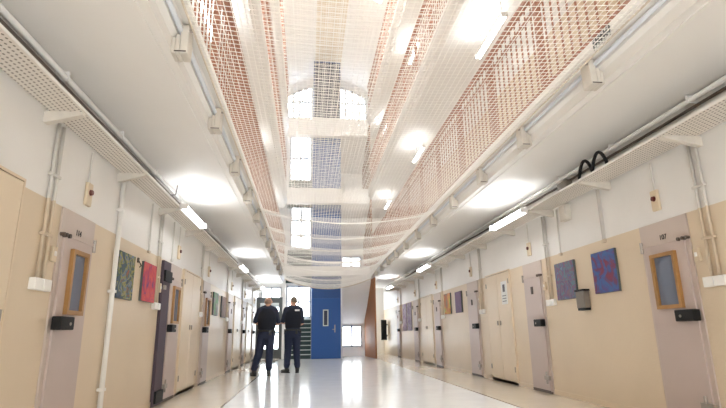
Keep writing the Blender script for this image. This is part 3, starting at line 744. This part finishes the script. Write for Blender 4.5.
# ------------------------------------------------------------------ people
def remeshed(mb, voxel, smooth=6):
    me = mb.mesh('tmp'); o = bpy.data.objects.new('tmp', me); S.collection.objects.link(o)
    r = o.modifiers.new('r', 'REMESH'); r.mode = 'VOXEL'; r.voxel_size = voxel
    s = o.modifiers.new('s', 'SMOOTH'); s.factor = .5; s.iterations = smooth
    dg = bpy.context.evaluated_depsgraph_get(); dg.update()
    out = bpy.data.meshes.new_from_object(o.evaluated_get(dg)); bpy.data.objects.remove(o)
    for p in out.polygons: p.use_smooth = True
    out.materials.clear(); return out
def limb(mb, a, b2, r0, r1, n=7, bulge=.0):
    a = Vector(a); b2 = Vector(b2)
    pts = [a+(b2-a)*i/n for i in range(n+1)]
    rs = [r0+(r1-r0)*i/n+bulge*math.sin(math.pi*min(1, i/n*1.4)) for i in range(n+1)]
    mb.tube(pts, rs, 14); mb.ell(a, (r0,)*3); mb.ell(b2, (r1,)*3)
def person(loc, rz, P, label, hair, mats):
    x, y = loc
    t = root('person', (x, y, 0), label, 'person', None)
    t.rotation_euler = (0, 0, rz)
    def child(mb, name, m, voxel, parent=None, smooth=6, label=None):
        me = remeshed(mb, voxel, smooth); me.name = name; me.materials.append(m)
        o = bpy.data.objects.new(name, me); C.objects.link(o); o.parent = parent or t
        if label: o['label'] = label
        return o
    V = Vector
    H = V(P['hip']); CH = V(P['chest']); NK = V(P['neck']); HD = V(P['head'])
    hl, hr = H+V((-.10, 0, -.02)), H+V((.10, 0, -.02))
    sl, sr = CH+V((-.185, .0, .105)), CH+V((.185, .0, .105))
    # ---- body: one continuous surface
    b = MB()
    b.loft([((H[0], H[1], H[2]-.10), .14, .10), ((H[0], H[1], H[2]), .165, .115), (tuple(H.lerp(CH, .4)), .14, .10), (tuple(H.lerp(CH, .75)), .165, .115), ((CH[0], CH[1], CH[2]+.08), .17, .105), ((CH[0], CH[1], CH[2]+.17), .10, .075)])
    limb(b, CH+V((0, 0, .12)), HD+V((0, -.01, -.06)), .076, .066)
    for k_, s_, e_, w_ in ((-1, sl, V(P['elbow_l']), V(P['wrist_l'])), (1, sr, V(P['elbow_r']), V(P['wrist_r']))):
        limb(b, s_, e_, .052, .042); limb(b, e_, w_, .043, .028, bulge=.006)
        # hand: palm, four unequal curled fingers, thumb
        dr = (w_-e_).normalized(); fw = V(P['hand_dir'][0 if k_ < 0 else 1]).normalized()
        side = fw.cross(V((0, 0, 1))).normalized(); up = side.cross(fw).normalized()
        pc = w_+fw*.045
        rot = Matrix((side, fw, up)).transposed()
        b.ell(pc, (.018, .052, .040), rot, 12, 8)
        limb(b, w_, pc, .026, .024)
        for q, (off, ln) in enumerate(((.030, .070), (.010, .080), (-.011, .075), (-.030, .058))):
            p0 = pc+fw*.035+up*off; inw = -side*k_
            p1 = p0+(fw*.9+inw*.25).normalized()*ln*.45; p2 = p1+(fw*.5+inw*.8).normalized()*ln*.33; p3 = p2+(-fw*.2+inw).normalized()*ln*.25
            b.tube([p0, p1, p2, p3], [.0095, .009, .0085, .0075], 8)
        p0 = pc-fw*.02+up*.03; p1 = p0+(up*.8+fw*.6).normalized()*.035; p2 = p1+(up*.2+fw).normalized()*.03
        b.tube([p0, p1, p2], [.012, .0105, .009], 8)
    for h_, kn, an in ((hl, V(P['knee_l']), V(P['ankle_l'])), (hr, V(P['knee_r']), V(P['ankle_r']))):
        limb(b, h_, kn, .080, .052); limb(b, kn, an, .052, .036, bulge=.008)
        b.ell(an+V((0, .05, -.05)), (.038, .11, .035))
    # head
    R = Matrix.Rotation(P['look'], 3, 'Z') @ Matrix.Rotation(P.get('nod', 0), 3, 'X')
    hs = 1.1
    def hp(q): return HD+R @ (V(q)*hs)
    b.ell(HD, (.085, .106, .107), R, 20, 14); b.ell(hp((0, .025, -.055)), (.066, .079, .074), R, 18, 10); b.ell(hp((0, .045, -.095)), (.040, .042, .030), R)
    b.tube([hp((0, .090, .015)), hp((0, .108, -.020)), hp((0, .112, -.035))], [.010, .014, .015], 10); b.ell(hp((0, .103, -.036)), (.019, .013, .011), R)
    for k_ in (-1, 1):
        b.ell(hp((k_*.080, -.005, -.010)), (.012, .025, .037), R, 12, 8); b.ell(hp((k_*.032, .082, .028)), (.020, .014, .008), R)
    b.ell(hp((0, .094, -.066)), (.025, .012, .010), R)
    body = child(b, 'body', M['skin'], .0065, smooth=4)
    e = MB()
    for k_ in (-1, 1): e.ell(hp((k_*.031, .086, .008)), (.012, .009, .008), R, 10, 7)
    me = e.mesh('eyes'); o = bpy.data.objects.new('eyes', me); C.objects.link(o); me.materials.append(M['notice']); o.parent = t
    hm = MB()
    hm.ell(hp((0, -.014, .018)), (.090, .104, .098), R, 20, 12)
    if P.get('thin'): hm = MB(); hm.ell(hp((0, -.030, -.012)), (.0885, .086, .066), R, 20, 12)
    child(hm, 'hair', M[hair], .007, smooth=3)
    # ---- clothes
    s = MB()
    w = P.get('bulk', 1)
    s.loft([((H[0], H[1], H[2]+.02), .178*w, .128), (tuple(H.lerp(CH, .35)), .170*w, .125), (tuple(H.lerp(CH, .8)), .200*w, .140), ((CH[0], CH[1], CH[2]+.07), .205*w, .135), ((CH[0], CH[1], CH[2]+.15), .15, .105), ((CH[0], CH[1], CH[2]+.19), .085, .080)])
    s.ell(CH+V((0, -.04, .13)), (.16, .08, .075))
    for k_ in (-1, 1): limb(s, CH+V((k_*.06, 0, .175)), CH+V((k_*.17, 0, .125)), .058, .060)
    for s_, e_ in ((sl, V(P['elbow_l'])), (sr, V(P['elbow_r']))): limb(s, s_, s_.lerp(e_, .90), .073, .060)
    shirt = child(s, 'shirt', M['navy'], .011, label='dark navy short-sleeved uniform top')
    v = MB()
    v.loft([(tuple(H.lerp(CH, .22)+V((0, 0, 0))), .188*w, .142), (tuple(H.lerp(CH, .8)), .212*w, .158), ((CH[0], CH[1], CH[2]+.06), .190*w, .150), ((CH[0], CH[1]-.01, CH[2]+.14), .135, .115)])
    child(v, 'vest', M['vest'], .011)
    c = MB(); c.tube([tuple(NK+V((.066*math.cos(a), .066*math.sin(a)-.01, -.005-.012*math.sin(a)))) for a in [2*math.pi*i/16 for i in range(17)]], .016, 8)
    child(c, 'collar', M['navy'], .008)
    tr = MB()
    tr.loft([((H[0], H[1], H[2]-.14), .150, .120), ((H[0], H[1], H[2]-.05), .182, .138), ((H[0], H[1], H[2]+.05), .176, .130)])
    for h_, kn, an in ((hl, V(P['knee_l']), V(P['ankle_l'])), (hr, V(P['knee_r']), V(P['ankle_r']))):
        limb(tr, h_+V((0, -.012, -.04)), kn, .116, .092); limb(tr, kn, an+V((0, 0, .07)), .092, .076, bulge=.006)
        tr.ell(kn.lerp(an, .75), (.088, .092, .05))
    child(tr, 'trousers', M['navy2'], .011)
    for an, foot in ((V(P['ankle_l']), P['toe_l']), (V(P['ankle_r']), P['toe_r'])):
        bt = MB(); Rz = Matrix.Rotation(foot, 3, 'Z')
        limb(bt, an+V((0, 0, .10)), an+V((0, 0, -.02)), .060, .055)
        bt.ell(V((an[0], an[1], .048))+Rz @ V((0, .055, 0)), (.052, .150, .046), Rz); bt.ell(V((an[0], an[1], .06))+Rz @ V((0, -.03, 0)), (.050, .065, .058), Rz)
        o = child(bt, 'boot', M['boot'], .009)
        sm = MB(); pts = []
        for i in range(24):
            a = 2*math.pi*i/24; q = V((an[0], an[1], 0))+Rz @ V((.050*math.cos(a), .04+.155*math.sin(a), 0)); pts.append((q[0], q[1]))
        sm.prism(pts, 'Z', .0, .022); me = sm.mesh('sole'); so = bpy.data.objects.new('sole', me); C.objects.link(so); me.materials.append(M['black']); so.parent = o
    bl = MB(); pts = [(H[0]+.185*math.cos(a)*w, H[1]+.140*math.sin(a), H[2]+.055) for a in [2*math.pi*i/28 for i in range(29)]]
    bl.tube(pts, .022, 8); be = child(bl, 'duty_belt', M['boot'], .008, smooth=2)
    for dx, dy in ((.19, -.03), (-.19, -.02), (.10, -.13)):
        pm = MB().box(H[0]+dx-.03, H[0]+dx+.03, H[1]+dy-.03, H[1]+dy+.03, H[2]-.05, H[2]+.075)
        me = pm.mesh('pouch'); o = bpy.data.objects.new('pouch', me); C.objects.link(o); me.materials.append(M['boot']); o.parent = be
    return t, CH
t1, _ = person((-1.07, 12.75), 0, dict(hip=(.07, 0, .98), chest=(.085, -.01, 1.42), neck=(.09, .0, 1.60), head=(.095, .03, 1.735), look=-.12, nod=-.12, thin=True, bulk=1.1,
    elbow_l=(-.215, .03, 1.24), wrist_l=(-.03, .25, 1.19), elbow_r=(.365, .03, 1.22), wrist_r=(.19, .25, 1.16), hand_dir=((.8, .5, .1), (-.8, .5, .1)),
    knee_l=(-.09, .03, .53), ankle_l=(-.19, .0, .10), knee_r=(.155, .03, .53), ankle_r=(.155, .0, .10), toe_l=.5, toe_r=-.1),
    'person in dark navy uniform with cropped thin hair, standing legs apart nearer the left wall', 'hairbald', None)
t2, ch2 = person((-.40, 13.5), 0, dict(hip=(.015, 0, 1.0), chest=(.02, -.01, 1.46), neck=(.02, .0, 1.65), head=(.02, .03, 1.79), look=.5, nod=-.05, bulk=1.06,
    elbow_l=(-.255, .04, 1.25), wrist_l=(-.17, .27, 1.24), elbow_r=(.255, .0, 1.22), wrist_r=(.12, .25, 1.18), hand_dir=((.6, .7, .1), (-.8, .5, .1)),
    knee_l=(-.10, .03, .54), ankle_l=(-.125, .0, .10), knee_r=(.12, .03, .54), ankle_r=(.145, .0, .10), toe_l=.8, toe_r=.05),
    'person in dark navy vest with short greying hair, standing in front of the dark stairs', 'hairgrey', None)
mb = MB().box(.065, .185, -.182, -.170, 1.525, 1.565)
me = mb.mesh('back_print'); o = bpy.data.objects.new('back_print', me); C.objects.link(o); me.materials.append(M['patch']); o.parent = t2; o['label'] = 'small white print on the back of the vest'

# ------------------------------------------------------------------ light, camera
w = bpy.data.worlds.new('sky'); S.world = w; w.use_nodes = True
w.node_tree.nodes['Background'].inputs[0].default_value = (.85, .92, 1, 1); w.node_tree.nodes['Background'].inputs[1].default_value = .6
cam = bpy.data.cameras.new('camera'); co = bpy.data.objects.new('camera', cam); S.collection.objects.link(co)
cam.sensor_width = 36; cam.lens = 501.483*36/726; cam.clip_start = .05
Rw = ((0.9942387788770959, 0.011764889920431563, 0.10654031134805911), (-0.10607700049791734, 0.2507288511877552, 0.9622279943690234), (-0.015392223437375415, -0.9679858627827312, 0.2505323310681184))
m = Matrix.Identity(4)
for i in range(3): m[i][0] = Rw[i][0]; m[i][1] = -Rw[i][1]; m[i][2] = -Rw[i][2]
m[0][3], m[1][3], m[2][3] = 0, 0, .93
co.matrix_world = m; S.camera = co
S.view_settings.view_transform = 'Standard'; S.view_settings.look = 'None'; S.view_settings.gamma = 1; S.view_settings.exposure = 1.82
S.view_settings.use_curve_mapping = False
S.cycles.use_denoising = True
S.cycles.max_bounces = 10; S.cycles.diffuse_bounces = 6; S.cycles.sample_clamp_indirect = 6
